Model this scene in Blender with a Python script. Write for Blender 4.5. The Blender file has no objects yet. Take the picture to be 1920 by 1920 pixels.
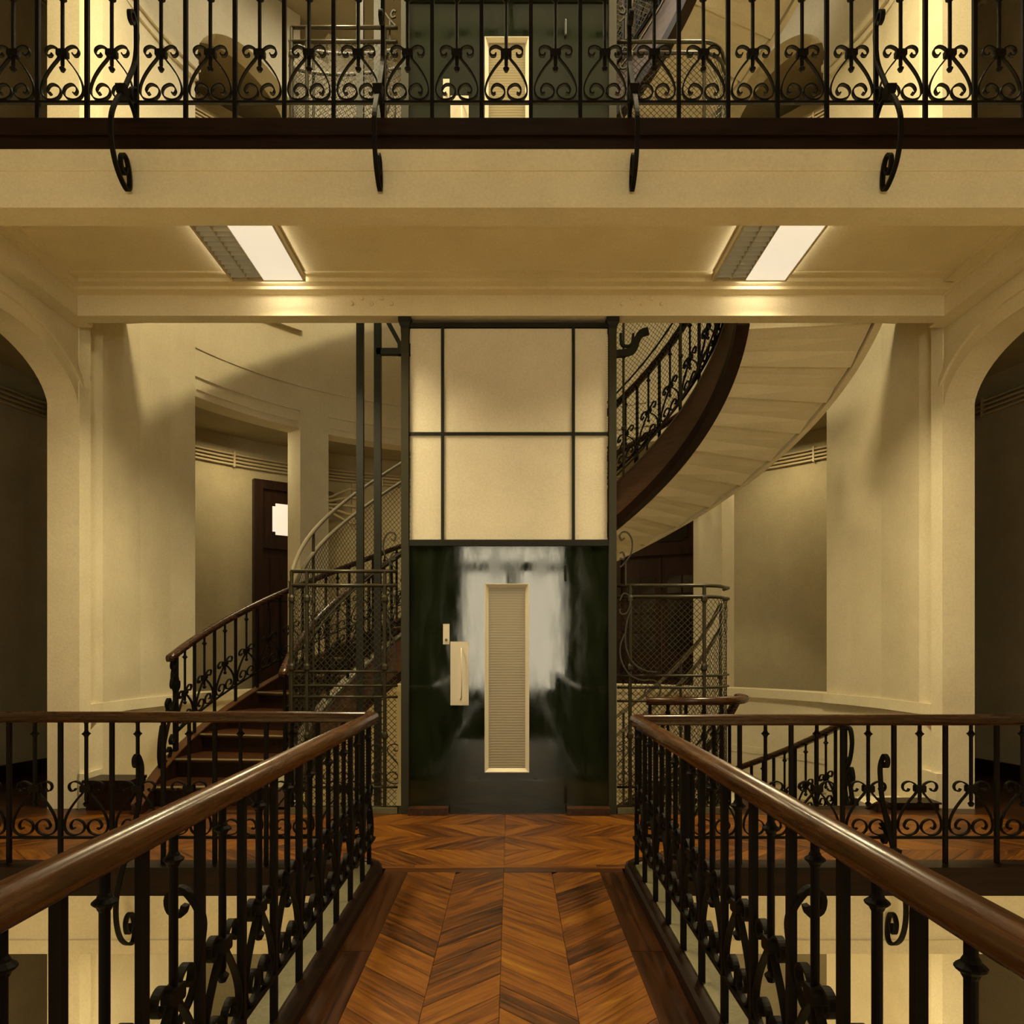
import bpy, math, random
from mathutils import Vector
random.seed(7)
R_ = math.radians
S = bpy.context.scene
COL = S.collection

# ------------------------------------------------------------------ camera, world, exposure
F = 4.61                      # storey height
cam_d = bpy.data.cameras.new('camera'); cam = bpy.data.objects.new('camera', cam_d); COL.objects.link(cam)
cam.location = (0, 0, 1.4); cam.rotation_euler = (R_(90), 0, 0)
cam_d.sensor_width = 36; cam_d.lens = 1400/1920*36
cam_d.shift_x = 2/1920; cam_d.shift_y = 255/1920
cam_d.clip_start = 0.05
S.camera = cam
w = bpy.data.worlds.new('world'); S.world = w; w.use_nodes = True
w.node_tree.nodes['Background'].inputs[0].default_value = (1.0, 0.72, 0.36, 1)
w.node_tree.nodes['Background'].inputs[1].default_value = 0.012
S.view_settings.view_transform = 'Standard'; S.view_settings.look = 'None'
S.view_settings.gamma = 1; S.view_settings.use_curve_mapping = False
S.view_settings.exposure = 0.17
GLOW = 0.60                   # visible diffusers
LAMP = {'lower floor': 70, 'main floor': 80, 'upper floor': 190}   # watts per ceiling lamp
WARM = (1.0, 0.82, 0.46)
PALE = (1.0, 0.86, 0.60)
try:
    S.cycles.use_denoising = True
    S.cycles.max_bounces = 5; S.cycles.diffuse_bounces = 4; S.cycles.glossy_bounces = 2; S.cycles.transmission_bounces = 2
    S.cycles.caustics_reflective = False; S.cycles.caustics_refractive = False
    S.cycles.use_adaptive_sampling = True; S.cycles.adaptive_threshold = 0.1; S.cycles.adaptive_min_samples = 16
    S.cycles.sample_clamp_indirect = 4.0
except Exception:
    pass

def area(name, loc, rot, size, power, col=WARM):
    l = bpy.data.lights.new(name, 'AREA'); l.shape = 'RECTANGLE'; l.size, l.size_y = size
    l.energy = power; l.color = col
    o = bpy.data.objects.new(name, l); COL.objects.link(o); o.location = loc; o.rotation_euler = rot
    return o

# ------------------------------------------------------------------ materials
def mat(name, base, rough=0.6, metal=0.0, spec=0.5, emit=None, emit_s=0.0, build=None):
    m = bpy.data.materials.new(name); m.use_nodes = True
    b = m.node_tree.nodes['Principled BSDF']
    b.inputs['Base Color'].default_value = (*base, 1); b.inputs['Roughness'].default_value = rough
    b.inputs['Metallic'].default_value = metal; b.inputs['Specular IOR Level'].default_value = spec
    if emit:
        b.inputs['Emission Color'].default_value = (*emit, 1); b.inputs['Emission Strength'].default_value = emit_s
    if build: build(m.node_tree, b)
    return m
def nd(t, kind, **kw):
    n = t.nodes.new(kind)
    for k, v in kw.items():
        if k in n.inputs: n.inputs[k].default_value = v
        else: setattr(n, k, v)
    return n
def ramp(t, fac, stops):
    r = t.nodes.new('ShaderNodeValToRGB'); e = r.color_ramp.elements
    while len(e) < len(stops): e.new(0.5)
    for q, (p, c) in zip(e, stops): q.position = p; q.color = (*c, 1)
    t.links.new(fac, r.inputs[0]); return r.outputs[0]
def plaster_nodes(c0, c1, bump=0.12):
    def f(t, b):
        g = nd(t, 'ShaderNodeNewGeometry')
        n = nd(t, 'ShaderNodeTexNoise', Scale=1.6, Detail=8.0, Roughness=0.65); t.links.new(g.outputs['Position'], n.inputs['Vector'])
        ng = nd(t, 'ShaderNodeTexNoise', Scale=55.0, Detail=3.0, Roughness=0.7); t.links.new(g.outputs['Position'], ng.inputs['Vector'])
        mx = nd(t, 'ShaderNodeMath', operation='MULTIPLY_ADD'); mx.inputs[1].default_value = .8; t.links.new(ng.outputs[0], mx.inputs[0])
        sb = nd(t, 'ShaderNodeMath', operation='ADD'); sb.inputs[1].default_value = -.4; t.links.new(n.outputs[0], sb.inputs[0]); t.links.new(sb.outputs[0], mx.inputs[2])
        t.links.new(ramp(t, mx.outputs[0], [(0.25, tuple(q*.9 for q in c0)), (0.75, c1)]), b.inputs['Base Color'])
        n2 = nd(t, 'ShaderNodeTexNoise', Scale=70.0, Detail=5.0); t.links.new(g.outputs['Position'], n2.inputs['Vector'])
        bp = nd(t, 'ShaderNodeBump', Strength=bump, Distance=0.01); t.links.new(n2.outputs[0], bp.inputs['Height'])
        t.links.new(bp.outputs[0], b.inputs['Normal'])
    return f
def wood_nodes(stops, scale=(1.5, 26, 26), rough=(0.25, 0.45), rnd=True, coord='Object'):
    def f(t, b):
        tc = nd(t, 'ShaderNodeTexCoord'); mp = nd(t, 'ShaderNodeMapping'); mp.inputs['Scale'].default_value = scale
        t.links.new(tc.outputs[coord], mp.inputs[0])
        oi = nd(t, 'ShaderNodeObjectInfo')
        if rnd:
            mu = nd(t, 'ShaderNodeMath', operation='MULTIPLY'); mu.inputs[1].default_value = 60
            t.links.new(oi.outputs['Random'], mu.inputs[0]); t.links.new(mu.outputs[0], mp.inputs['Location'])
        n = nd(t, 'ShaderNodeTexNoise', Scale=1.0, Detail=6.0, Roughness=0.6, Distortion=0.9); t.links.new(mp.outputs[0], n.inputs['Vector'])
        fac = n.outputs[0]
        if rnd:
            a = nd(t, 'ShaderNodeMath', operation='MULTIPLY_ADD'); a.inputs[1].default_value = 0.22; a.inputs[2].default_value = -0.12
            t.links.new(oi.outputs['Random'], a.inputs[0])
            ad = nd(t, 'ShaderNodeMath', operation='ADD'); t.links.new(a.outputs[0], ad.inputs[0]); t.links.new(n.outputs[0], ad.inputs[1]); fac = ad.outputs[0]
        t.links.new(ramp(t, fac, stops), b.inputs['Base Color'])
        mr = nd(t, 'ShaderNodeMapRange'); mr.inputs['To Min'].default_value = rough[0]; mr.inputs['To Max'].default_value = rough[1]
        t.links.new(n.outputs[0], mr.inputs['Value']); t.links.new(mr.outputs[0], b.inputs['Roughness'])
        bp = nd(t, 'ShaderNodeBump', Strength=0.12, Distance=0.004); t.links.new(n.outputs[0], bp.inputs['Height']); t.links.new(bp.outputs[0], b.inputs['Normal'])
    return f
M = {}
M['plaster'] = mat('cream_plaster', (.7, .6, .4), 0.85, spec=.2, build=plaster_nodes((.80, .705, .49), (.87, .785, .57)))
M['ceil'] = mat('ceiling_plaster', (.7, .6, .4), 0.9, spec=.15, build=plaster_nodes((.82, .72, .49), (.88, .79, .56)))
M['parquet'] = mat('parquet_oak', (.2, .08, .02), 0.4, spec=.25, build=wood_nodes([(.25, (.016, .005, .001)), (.40, (.075, .024, .003)), (.55, (.165, .053, .004)), (.70, (.22, .088, .006)), (.9, (.34, .19, .012))], (2.6, 34, 34), (.34, .55)))
M['border'] = mat('parquet_border', (.08, .03, .01), 0.4, spec=.25, build=wood_nodes([(.25, (.015, .005, .002)), (.6, (.06, .020, .005)), (.85, (.11, .042, .009))], (1.5, 30, 30)))
M['rail'] = mat('varnished_handrail', (.16, .05, .015), 0.25, build=wood_nodes([(.25, (.012, .004, .001)), (.5, (.036, .012, .003)), (.8, (.09, .034, .008))], (3, 3, 60), (.18, .36), False))
M['rail_along'] = mat('varnished_handrail_long', (.16, .05, .015), 0.25, build=wood_nodes([(.25, (.020, .006, .0015)), (.5, (.065, .023, .005)), (.8, (.15, .062, .013))], (40, 2, 40), (.18, .36), False))
M['darkwood'] = mat('dark_wood', (.03, .011, .006), 0.4, spec=.2, build=wood_nodes([(.3, (.006, .002, .001)), (.7, (.020, .007, .003))], (2, 30, 30), (.3, .5), False))
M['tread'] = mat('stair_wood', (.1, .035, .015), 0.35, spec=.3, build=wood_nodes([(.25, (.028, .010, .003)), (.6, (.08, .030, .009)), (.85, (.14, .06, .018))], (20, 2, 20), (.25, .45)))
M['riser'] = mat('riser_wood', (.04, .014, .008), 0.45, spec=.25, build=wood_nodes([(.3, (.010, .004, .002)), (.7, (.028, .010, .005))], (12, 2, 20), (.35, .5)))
M['string'] = mat('stringer_wood', (.09, .035, .018), 0.4, build=wood_nodes([(.25, (.085, .040, .020)), (.75, (.17, .085, .045))], (3, 3, 20), (.3, .5), False))
M['nosing'] = mat('brass_nosing', (.35, .27, .15), 0.35, metal=.7)
M['iron'] = mat('wrought_iron', (.0045, .003, .0016), 0.6, metal=.0, spec=.12)
M['guard'] = mat('guard_iron', (.034, .028, .014), 0.4, metal=.2, spec=.35)
M['wire'] = mat('wire', (.04, .033, .017), 0.5, metal=.2, spec=.3)
M['bright'] = mat('pale_lit_iron', (.22, .19, .125), 0.4, metal=.4)  # iron lightened in colour to show light caught by the top rails
def green_nodes(t, b):
    g = nd(t, 'ShaderNodeNewGeometry'); mp = nd(t, 'ShaderNodeMapping'); mp.inputs['Scale'].default_value = (9, 9, 2.2); t.links.new(g.outputs['Position'], mp.inputs[0])
    n = nd(t, 'ShaderNodeTexNoise', Scale=1.0, Detail=5.0, Roughness=0.6); t.links.new(mp.outputs[0], n.inputs['Vector'])
    t.links.new(ramp(t, n.outputs[0], [(.3, (.007, .010, .004)), (.7, (.013, .018, .007))]), b.inputs['Base Color'])
    mr = nd(t, 'ShaderNodeMapRange'); mr.inputs['From Min'].default_value = .35; mr.inputs['From Max'].default_value = .65
    mr.inputs['To Min'].default_value = .03; mr.inputs['To Max'].default_value = .11
    t.links.new(n.outputs[0], mr.inputs['Value']); t.links.new(mr.outputs[0], b.inputs['Roughness'])
    mp2 = nd(t, 'ShaderNodeMapping'); mp2.inputs['Scale'].default_value = (7, 7, 1.6); t.links.new(g.outputs['Position'], mp2.inputs[0])
    n2 = nd(t, 'ShaderNodeTexNoise', Scale=1.0, Detail=2.0); t.links.new(mp2.outputs[0], n2.inputs['Vector'])
    bp = nd(t, 'ShaderNodeBump', Strength=.05, Distance=.01); t.links.new(n2.outputs[0], bp.inputs['Height']); t.links.new(bp.outputs[0], b.inputs['Normal'])
M['green'] = mat('green_gloss_paint', (.01, .014, .006), .15, spec=.6, build=green_nodes)
M['green_dark'] = mat('dark_green_iron', (.010, .010, .004), .5, spec=.25)
M['post'] = mat('shaft_post_paint', (.026, .024, .009), .45, spec=.3)
M['panel'] = mat('cream_shaft_panel', (.5, .44, .32), .7, spec=.3, build=plaster_nodes((.68, .61, .47), (.78, .71, .57), .04))
M['alu'] = mat('pale_painted_metal', (.72, .66, .52), .45, spec=.5)
def wired_nodes(t, b):
    g = nd(t, 'ShaderNodeNewGeometry')
    wv = nd(t, 'ShaderNodeTexWave', Scale=14.0, Distortion=0.6, bands_direction='Z'); t.links.new(g.outputs['Position'], wv.inputs['Vector'])
    t.links.new(ramp(t, wv.outputs[0], [(.3, (.30, .25, .155)), (.7, (.36, .31, .20))]), b.inputs['Base Color'])
    bp = nd(t, 'ShaderNodeBump', Strength=.2, Distance=.003); t.links.new(wv.outputs[0], bp.inputs['Height']); t.links.new(bp.outputs[0], b.inputs['Normal'])
M['wired'] = mat('wired_glass', (.33, .28, .18), .35, build=wired_nodes)
M['lamp'] = mat('lamp_glow', (.9, .85, .7), .5, emit=(1, .90, .70), emit_s=GLOW)
M['lampback'] = mat('lamp_reflector', (.35, .30, .18), .4, emit=(1, .86, .5), emit_s=.06)  # faint emission stands in for tube light on reflector and blades
M['white_metal'] = mat('lamp_housing', (.55, .47, .31), .4)
M['stone'] = mat('grey_stone_curb', (.13, .115, .055), .6, build=plaster_nodes((.10, .088, .04), (.17, .15, .075), .1))
M['doorwood'] = mat('door_wood', (.02, .008, .005), .35, spec=.25, build=wood_nodes([(.3, (.010, .004, .003)), (.7, (.03, .011, .006))], (20, 20, 2), (.3, .45), False))
M['paneglass'] = mat('dark_door_glass', (.02, .016, .012), .1, spec=.6)
M['transom'] = mat('lit_transom_glass', (.7, .66, .58), .3, emit=(1, .88, .70), emit_s=.55)
M['daylight'] = mat('daylit_window_glass', (.8, .8, .8), .3, emit=(1, .88, .62), emit_s=8.5)
M['matte'] = mat('matte_rear_deck', (.015, .006, .003), 1, spec=0)  # dark and sheenless to kill the unseen deck's reflection in the elevator door
M['pipe'] = mat('painted_pipe', (.45, .36, .21), .5)
M['shade'] = mat('shaded_plaster', (.4, .33, .2), .9, build=plaster_nodes((.36, .30, .18), (.43, .36, .22)))  # plaster colour darkened so the unlit side corridors read dark
M['atrium'] = mat('atrium_wall', (.6, .5, .33), .9, build=plaster_nodes((.56, .47, .30), (.64, .55, .37)))

# ------------------------------------------------------------------ mesh helpers
class MB:
    def __init__(s): s.v = []; s.f = []
    def add(s, vs, fs):
        o = len(s.v); s.v += [tuple(p) for p in vs]; s.f += [tuple(i+o for i in f) for f in fs]; return s
    def box(s, x0, x1, y0, y1, z0, z1):
        return s.add([(x0,y0,z0),(x1,y0,z0),(x1,y1,z0),(x0,y1,z0),(x0,y0,z1),(x1,y0,z1),(x1,y1,z1),(x0,y1,z1)],
                     [(0,3,2,1),(4,5,6,7),(0,1,5,4),(1,2,6,5),(2,3,7,6),(3,0,4,7)])
    def loops(s, rings, close=True, caps=True):
        n = len(rings[0]); vs = [p for r in rings for p in r]; fs = []
        for i in range(len(rings)-1):
            for j in range(n if close else n-1):
                k = (j+1) % n
                fs.append((i*n+j, i*n+k, (i+1)*n+k, (i+1)*n+j))
        if caps: fs += [tuple(range(n-1, -1, -1)), tuple((len(rings)-1)*n+j for j in range(n))]
        return s.add(vs, fs)
    def lathe(s, x, y, prof, n=10, caps=True):
        return s.loops([[(x+r*math.cos(2*math.pi*j/n), y+r*math.sin(2*math.pi*j/n), z) for j in range(n)] for r, z in prof], True, caps)
    def sweep(s, path, prof, caps=True):
        # horizontal-frame sweep with mitres; prof = (side, up)
        P = [Vector(p) for p in path]; rings = []
        for i, p in enumerate(P):
            a = (P[i]-P[i-1]) if i else (P[1]-P[0]); b = (P[i+1]-P[i]) if i < len(P)-1 else a
            a = Vector((a.x, a.y, 0)); b = Vector((b.x, b.y, 0))
            if a.length < 1e-9: a = b
            if b.length < 1e-9: b = a
            a.normalize(); b.normalize(); t = (a+b).normalized()
            sd = Vector((t.y, -t.x, 0)); c = max(.3, t.dot(a))
            rings.append([tuple(p + sd*(u/c) + Vector((0, 0, v))) for u, v in prof])
        return s.loops(rings, True, caps)
    def tube(s, path, r, n=6, caps=True):
        P = [Vector(p) for p in path]; rings = []
        ref = Vector((0, 0, 1))
        for i, p in enumerate(P):
            t = (P[min(i+1, len(P)-1)]-P[max(i-1, 0)]).normalized()
            a = t.cross(ref)
            if a.length < .05: a = t.cross(Vector((1, 0, 0)))
            a.normalize(); b = t.cross(a)
            rr = r[i] if isinstance(r, (list, tuple)) else r
            rings.append([tuple(p + a*rr*math.cos(2*math.pi*j/n) + b*rr*math.sin(2*math.pi*j/n)) for j in range(n)])
        return s.loops(rings, True, caps)
    def ribbon(s, pts, th, dep, fn):
        # flat bar bent in a (u,v) plane; fn(u,v,n) -> xyz
        rings = []
        for i, (u, v) in enumerate(pts):
            a = pts[max(i-1, 0)]; b = pts[min(i+1, len(pts)-1)]
            dx, dy = b[0]-a[0], b[1]-a[1]; l = math.hypot(dx, dy) or 1
            nx, ny = -dy/l*th/2, dx/l*th/2
            rings.append([fn(u+nx, v+ny, -dep/2), fn(u-nx, v-ny, -dep/2), fn(u-nx, v-ny, dep/2), fn(u+nx, v+ny, dep/2)])
        return s.loops(rings)
    def mesh(s, name, m, smooth=False):
        me = bpy.data.meshes.new(name); me.from_pydata(s.v, [], s.f); me.materials.append(m)
        if smooth: me.polygons.foreach_set('use_smooth', [True]*len(me.polygons))
        me.update(); return me
    def build(s, name, m, parent=None, smooth=False, **kw):
        return put(name, s.mesh(name, m, smooth), parent, **kw)
def put(name, me, parent=None, loc=(0, 0, 0), rz=0.0):
    o = bpy.data.objects.new(name, me); COL.objects.link(o)
    o.location = loc; o.rotation_euler = (0, 0, rz)
    if parent: o.parent = parent
    return o
def tag(o, label=None, cat=None, group=None, kind=None):
    if label: o['label'] = label
    if cat: o['category'] = cat
    if group: o['group'] = group
    if kind: o['kind'] = kind
    return o
def thing(name, label, cat, loc=(0, 0, 0), rz=0, group=None):
    return tag(put(name, None, None, loc, rz), label, cat, group)
def struct(o, label, cat): return tag(o, label, cat, kind='structure')
def copy_tree(o, parent=None, dz=0):
    c = o.copy(); COL.objects.link(c); c.parent = parent
    if dz: c.location.z += dz
    for ch in list(o.children): copy_tree(ch, c)
    return c
def cr(pts, k=4):
    out = []
    for i in range(len(pts)-1):
        p0, p1, p2, p3 = pts[max(i-1, 0)], pts[i], pts[i+1], pts[min(i+2, len(pts)-1)]
        for j in range(k):
            t = j/k
            out.append(tuple(.5*(2*b + (c-a)*t + (2*a-5*b+4*c-d)*t*t + (3*b-a-3*c+d)*t**3) for a, b, c, d in zip(p0, p1, p2, p3)))
    return out + [tuple(pts[-1])]
def spiral(cx, cy, r0, r1, a0, a1, n=18):
    return [(cx+(r0+(r1-r0)*i/n)*math.cos(a0+(a1-a0)*i/n), cy+(r0+(r1-r0)*i/n)*math.sin(a0+(a1-a0)*i/n)) for i in range(n+1)]

# stairwell cylinder: centre CY, angle phi 0 = left, 90 = back, 180 = right
CX, CY = 0.0, 6.8
RI, RO, RW, RB, RC = 2.05, 3.2, 3.78, 4.05, 5.5
def pol(r, phi, h): a = R_(phi); return (CX - r*math.cos(a), CY + r*math.sin(a), h)
def ring(mb, r0, r1, a0, a1, h0, h1, n=12):
    rings = []
    for i in range(n+1):
        a = a0+(a1-a0)*i/n
        rings.append([pol(r0, a, h0), pol(r1, a, h0), pol(r1, a, h1), pol(r0, a, h1)])
    return mb.loops(rings)

LEV = [(-F, 'lower floor'), (0.0, 'main floor'), (F, 'upper floor')]
XB = -0.045                   # bridge axis
YF, YR = 4.62, 6.27           # gallery front edge, rear beam
HC = 4.42                     # ceiling height over each floor

# ------------------------------------------------------------------ structure, per storey
for base, nm in LEV:
    z = base
    # slab of this storey's gallery (its fascia hangs below), floor surface is built apart for the main floor
    t = struct(put('gallery_slab', None), 'cream plaster gallery edge and slab at the ' + nm, 'slab')
    mb = MB()
    mb.box(-5.5, 5.5, YF, 6.42, z-.19, z-.02)
    mb.build('slab', M['ceil'], t)
    for a0, a1 in ((-6.6, 6), (174, 186.6)):  # ledges added to stop upper lamps lighting the pier tops
        mb = MB(); ring(mb, RO+.045, RW+.02, a0, a1, z-.09, z-.02, 6); mb.build('slab_light_stop', M['ceil'], t)
    # front beam with two faint moulding steps
    mb = MB(); mb.box(-5.5, 5.5, YF, YF+.19, z-.49, z-.13)
    mb.build('front_beam', M['plaster'], t)
    for h0, h1, d in ((-.262, -.13, .010), (-.49, -.405, .008)):
        MB().box(-5.5, 5.5, YF-d, YF, z+h0, z+h1).build('fascia_moulding', M['plaster'], t)
    mb = MB(); mb.box(-3.641, 3.641, YR, YR+.14, z-.42, z-.19)
    mb.build('rear_beam', M['plaster'], t)
    # ceiling mouldings
    for x0, x1, y0, y1, d in ((-3.55, 3.55, 5.98, 6.01, .012), (-3.62, 3.62, 6.09, YR, .03), (-3.76, 3.76, 6.17, YR, .055),
                              (-3.62, -3.53, 4.81, 6.1, .03), (3.53, 3.62, 4.81, 6.1, .03), (-3.78, -3.62, 4.81, YR, .06), (3.62, 3.78, 4.81, YR, .06)):
        MB().box(x0, x1, y0, y1, z-.19-d, z-.188).build('ceiling_moulding', M['ceil'], t)
    for sg in (-1, 1):
        x0, x1 = sorted((sg*3.64, sg*3.785)); MB().box(x0, x1, 4.81, 6.5, z-.42, z-.19).build('side_beam', M['plaster'], t)
    for cxr in (-1.17, 1.10):
        for k in range(5):
            x = cxr + (k-2)*.083; zz = z-.30 + (.045 if k % 2 else 0) - .02
            s = MB(); s.loops([[(x+r*math.cos(q*math.pi/4), YR-d, zz+r*math.sin(q*math.pi/4)) for q in range(8)] for r, d in ((.019, 0), (.019, .008), (.010, .014))])
            s.build('rivet', M['plaster'], t)
    # dark timber edge with curb
    cv = struct(put('timber_edge', None), 'dark timber edge board running along the gallery of the ' + nm, 'trim')
    segs = [(-5.5, 5.5)] if base else [(-5.5, XB-.9), (XB+.9, 5.5)]
    for x0, x1 in segs:
        MB().box(x0, x1, YF-.03, YF+.14, z-.055, z+.05).build('edge_board', M['darkwood'], cv)
        MB().box(x0, x1, YF-.012, YF+.06, z-.13, z-.055).build('edge_moulding', M['darkwood'], cv)
    if not base: MB().box(XB-.9, XB+.9, YF-.02, YF+.1, z-.13, z-.022).build('edge_moulding', M['darkwood'], cv)
    # arches at the gallery ends
    for sgn, sd in ((-1, 'left'), (1, 'right')):
        mb = MB(); n = 28; y0, y1 = 4.72, 6.53; cyy = (y0+y1)/2; a_ = (y1-y0)/2
        x0, x1 = sgn*RW, sgn*RB; top = z+HC+.01
        ys = [cyy - a_*math.cos(math.pi*i/n) for i in range(n+1)]
        hs = [z+3.47+.45*math.sin(math.pi*i/n) for i in range(n+1)]
        rings = [[(x0, y, h), (x1, y, h), (x1, y, top), (x0, y, top)] for y, h in zip(ys, hs)]
        mb.loops(rings)
        mb.box(min(x0, x1), max(x0, x1), YF+.145, y0+.002, z+.001, top); mb.box(min(x0, x1), max(x0, x1), YF+.016, YF+.145, z+.051, z+F-.132-.36)
        o = mb.build('wall_'+sd, M['plaster']); struct(o, 'plaster wall with flattened arch at the %s end of the %s gallery' % (sd, nm), 'wall')
        # raised arch moulding on the room side
        mb = MB()
        rings = []
        for i in range(n+1):
            c, s_ = -math.cos(math.pi*i/n), math.sin(math.pi*i/n)
            y, h = cyy+(a_+.10)*c, z+3.47+.57*s_
            yo, ho = cyy+(a_+.15)*c, z+3.47+.63*s_
            xx = x0 - sgn*.025
            rings.append([(x0+sgn*.01, y, h), (xx, y, h), (xx, yo, ho), (x0+sgn*.01, yo, ho)])
        mb.loops(rings[3:]); mb.build('arch_moulding', M['plaster'], o)
        # pier: facets of the stairwell cylinder
        fa = [-4.2, -2.6, -1.4, .5, 10, 17, 22.6]
        ro = [RW, RW-.045, RW+.01, RW-.045, RW-.025, RW-.012, RW]
        if sgn > 0: fa = [180-a for a in fa]
        mb = MB(); rings = []
        for a, r in zip(fa, ro):
            rings.append([pol(r, a, z-.2), pol(RB, a, z-.2), pol(RB, a, z+F-.2), pol(r, a, z+F-.2)])
        mb.loops(rings)
        p = mb.build('pier', M['plaster']); struct(p, 'tall cream plaster pier on the %s of the stairwell, %s' % (sd, nm), 'pier')
        # skirting and dado line
        mb = MB(); rings = []
        for a in fa[:4]:
            rings.append([pol(RW-.055, a, z), pol(RW+.02, a, z), pol(RW+.02, a, z+.30), pol(RW-.05, a, z+.30)])
        mb.loops(rings); mb.build('plinth', M['plaster'], p)
        mb = MB(); rings = []
        for a in fa[1:]:
            rings.append([pol(RW-.065, a, z+.80), pol(RW+.02, a, z+.80), pol(RW+.02, a, z+.90), pol(RW-.05, a, z+.90)])
        mb.loops(rings); mb.build('dado_moulding', M['plaster'], p)
        # parapet between pier and column, column
        pa = (22.6, 45) if sgn < 0 else (135, 157.4)
        mb = MB(); ring(mb, RW, RW+.2, *pa, z-.2, z+.80); ring(mb, RW-.05, RW+.24, *pa, z+.80, z+.90)
        struct(mb.build('parapet', M['plaster']), 'low plaster parapet beside the %s column, %s' % (sd, nm), 'parapet')
        ca = (45, 51) if sgn < 0 else (129, 135)
        mb = MB(); ring(mb, RW, RB+.05, *ca, z-.2, z+F-.2, 3)
        struct(mb.build('column', M['plaster']), 'square cream column on the %s of the stairwell, %s' % (sd, nm), 'column')
    for a0, a1, sd in ((19, 21, 'left'), (159, 161, 'right')):  # unseen walls added to keep corridor light out of the side arches
        mb = MB(); ring(mb, RB-.02, RC+.05, a0, a1, z-.2, z+F-.2, 2)
        struct(mb.build('wall_'+sd, M['shade']), 'added wall blocking corridor light behind the %s pier, %s' % (sd, nm), 'wall')
    # ring beam
    rb_ = struct(put('ring_beam', None), 'curved plaster ring beam around the stairwell above the ' + nm, 'beam')
    if base < F:
        mb = MB(); ring(mb, RW+.015, RB+.02, 22.6, 157.4, z+4.19, z+4.80, 60); mb.build('beam', M['plaster'], rb_)
        for h0, h1, a0, a1 in ((4.27, 4.285, 23, 44.5), (4.50, 4.515, 23, 44.5), (4.27, 4.285, 51, 90), (4.50, 4.515, 51, 90), (4.27, 4.285, 90, 129), (4.50, 4.515, 90, 129), (4.27, 4.285, 135.5, 157), (4.50, 4.515, 135.5, 157)):
            mb = MB(); ring(mb, RW+.003, RW+.02, a0, a1, z+h0, z+h1, 16); mb.build('beam_moulding', M['plaster'], rb_)
        mb = MB(); ring(mb, RW-.008, RW+.02, 22.6, 157.4, z+4.72, z+4.80, 60); mb.build('beam_moulding', M['plaster'], rb_)
        mb = MB(); ring(mb, RW, RB, 85, 95, z-.2, z+4.2, 4); mb.build('rear_column', M['plaster'], rb_)
        mb = MB(); ring(mb, RW, RW+.2, 51, 85, z-.2, z+.80, 10); ring(mb, RW, RW+.2, 95, 129, z-.2, z+.80, 10)
        ring(mb, RW-.05, RW+.24, 51, 129, z+.8, z+.9, 24)
        mb.build('rear_parapet', M['plaster'], rb_)
    else:
        mb = MB()
        ring(mb, RW, RB, 51, 129, z-.2, z+F+.2, 30)
        for a0, a1 in ((22.6, 45), (135, 157.4)):
            rings = []
            for i in range(25):
                a = a0+(a1-a0)*i/24; h = z+3.24+.70*math.sqrt(max(0, 1-(2*i/24-1)**2))
                rings.append([pol(RW, a, h), pol(RB, a, h), pol(RB, a, z+F+.2), pol(RW, a, z+F+.2)])
            mb.loops(rings)
        mb.build('arched_wall', M['plaster'], rb_)
        for a0, a1 in ((-4, 42), (138, 184)):
            for h, d in ((3.05, .05), (3.13, .08), (3.2, .05)):
                if a0 < 0: q0, q1 = a0, 22.6
                else: q0, q1 = 157.4, a1
                mb = MB(); ring(mb, RW-d, RW+.02, q0, q1, z+h, z+h+.07, 10); mb.build('impost_moulding', M['plaster'], rb_)
    # outer corridor wall, floor and ceiling
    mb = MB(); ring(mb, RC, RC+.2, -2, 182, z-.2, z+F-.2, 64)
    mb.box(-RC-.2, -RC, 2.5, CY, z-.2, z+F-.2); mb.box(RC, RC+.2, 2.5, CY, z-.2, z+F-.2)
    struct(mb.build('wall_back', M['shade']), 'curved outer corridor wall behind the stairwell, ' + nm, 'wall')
    mb = MB(); ring(mb, RW+.02, RC, -4, 184, z-.2, z-.004, 48)
    for sgn in (-1, 1):
        mb.box(min(sgn*RW, sgn*RC), max(sgn*RW, sgn*RC), YF, CY-.2, z-.2, z-.002)
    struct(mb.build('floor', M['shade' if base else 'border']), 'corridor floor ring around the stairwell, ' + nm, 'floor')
    mb = MB(); ring(mb, RC-.04, RC+.02, -2, 182, z, z+.16, 64)
    struct(mb.build('baseboard_back', M['darkwood']), 'dark baseboard along the curved corridor wall, ' + nm, 'baseboard')
    # conduits along the corridor wall
    if base >= 0:
        for a0, a1, wh in ((-2, 18.5, 'beyond the left arch'), (21.5, 158.5, 'behind the stairwell'), (161.5, 182, 'beyond the right arch')):
            c = thing('conduit_run', 'row of painted pipes on the corridor wall %s, %s' % (wh, nm), 'pipes', (CX, CY, z))
            ns = max(5, int((a1-a0)/4))
            for h in (4.00, 4.05, 4.10, 4.15):
                MB().tube([(-(RC-.035)*math.cos(R_(a0+(a1-a0)*i/ns)), (RC-.035)*math.sin(R_(a0+(a1-a0)*i/ns)), h) for i in range(ns+1)], .017, 6).build('pipe', M['pipe'], c, True)
            for a in range(8, 180, 12):
                if a0 < a < a1:
                    x, y, _ = pol(RC-.03, a, 0)
                    MB().box(-.012, .012, -.03, .03, 3.97, 4.18).build('clip', M['pipe'], c, loc=(x-CX, y-CY, 0), rz=R_(90-a))

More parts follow.
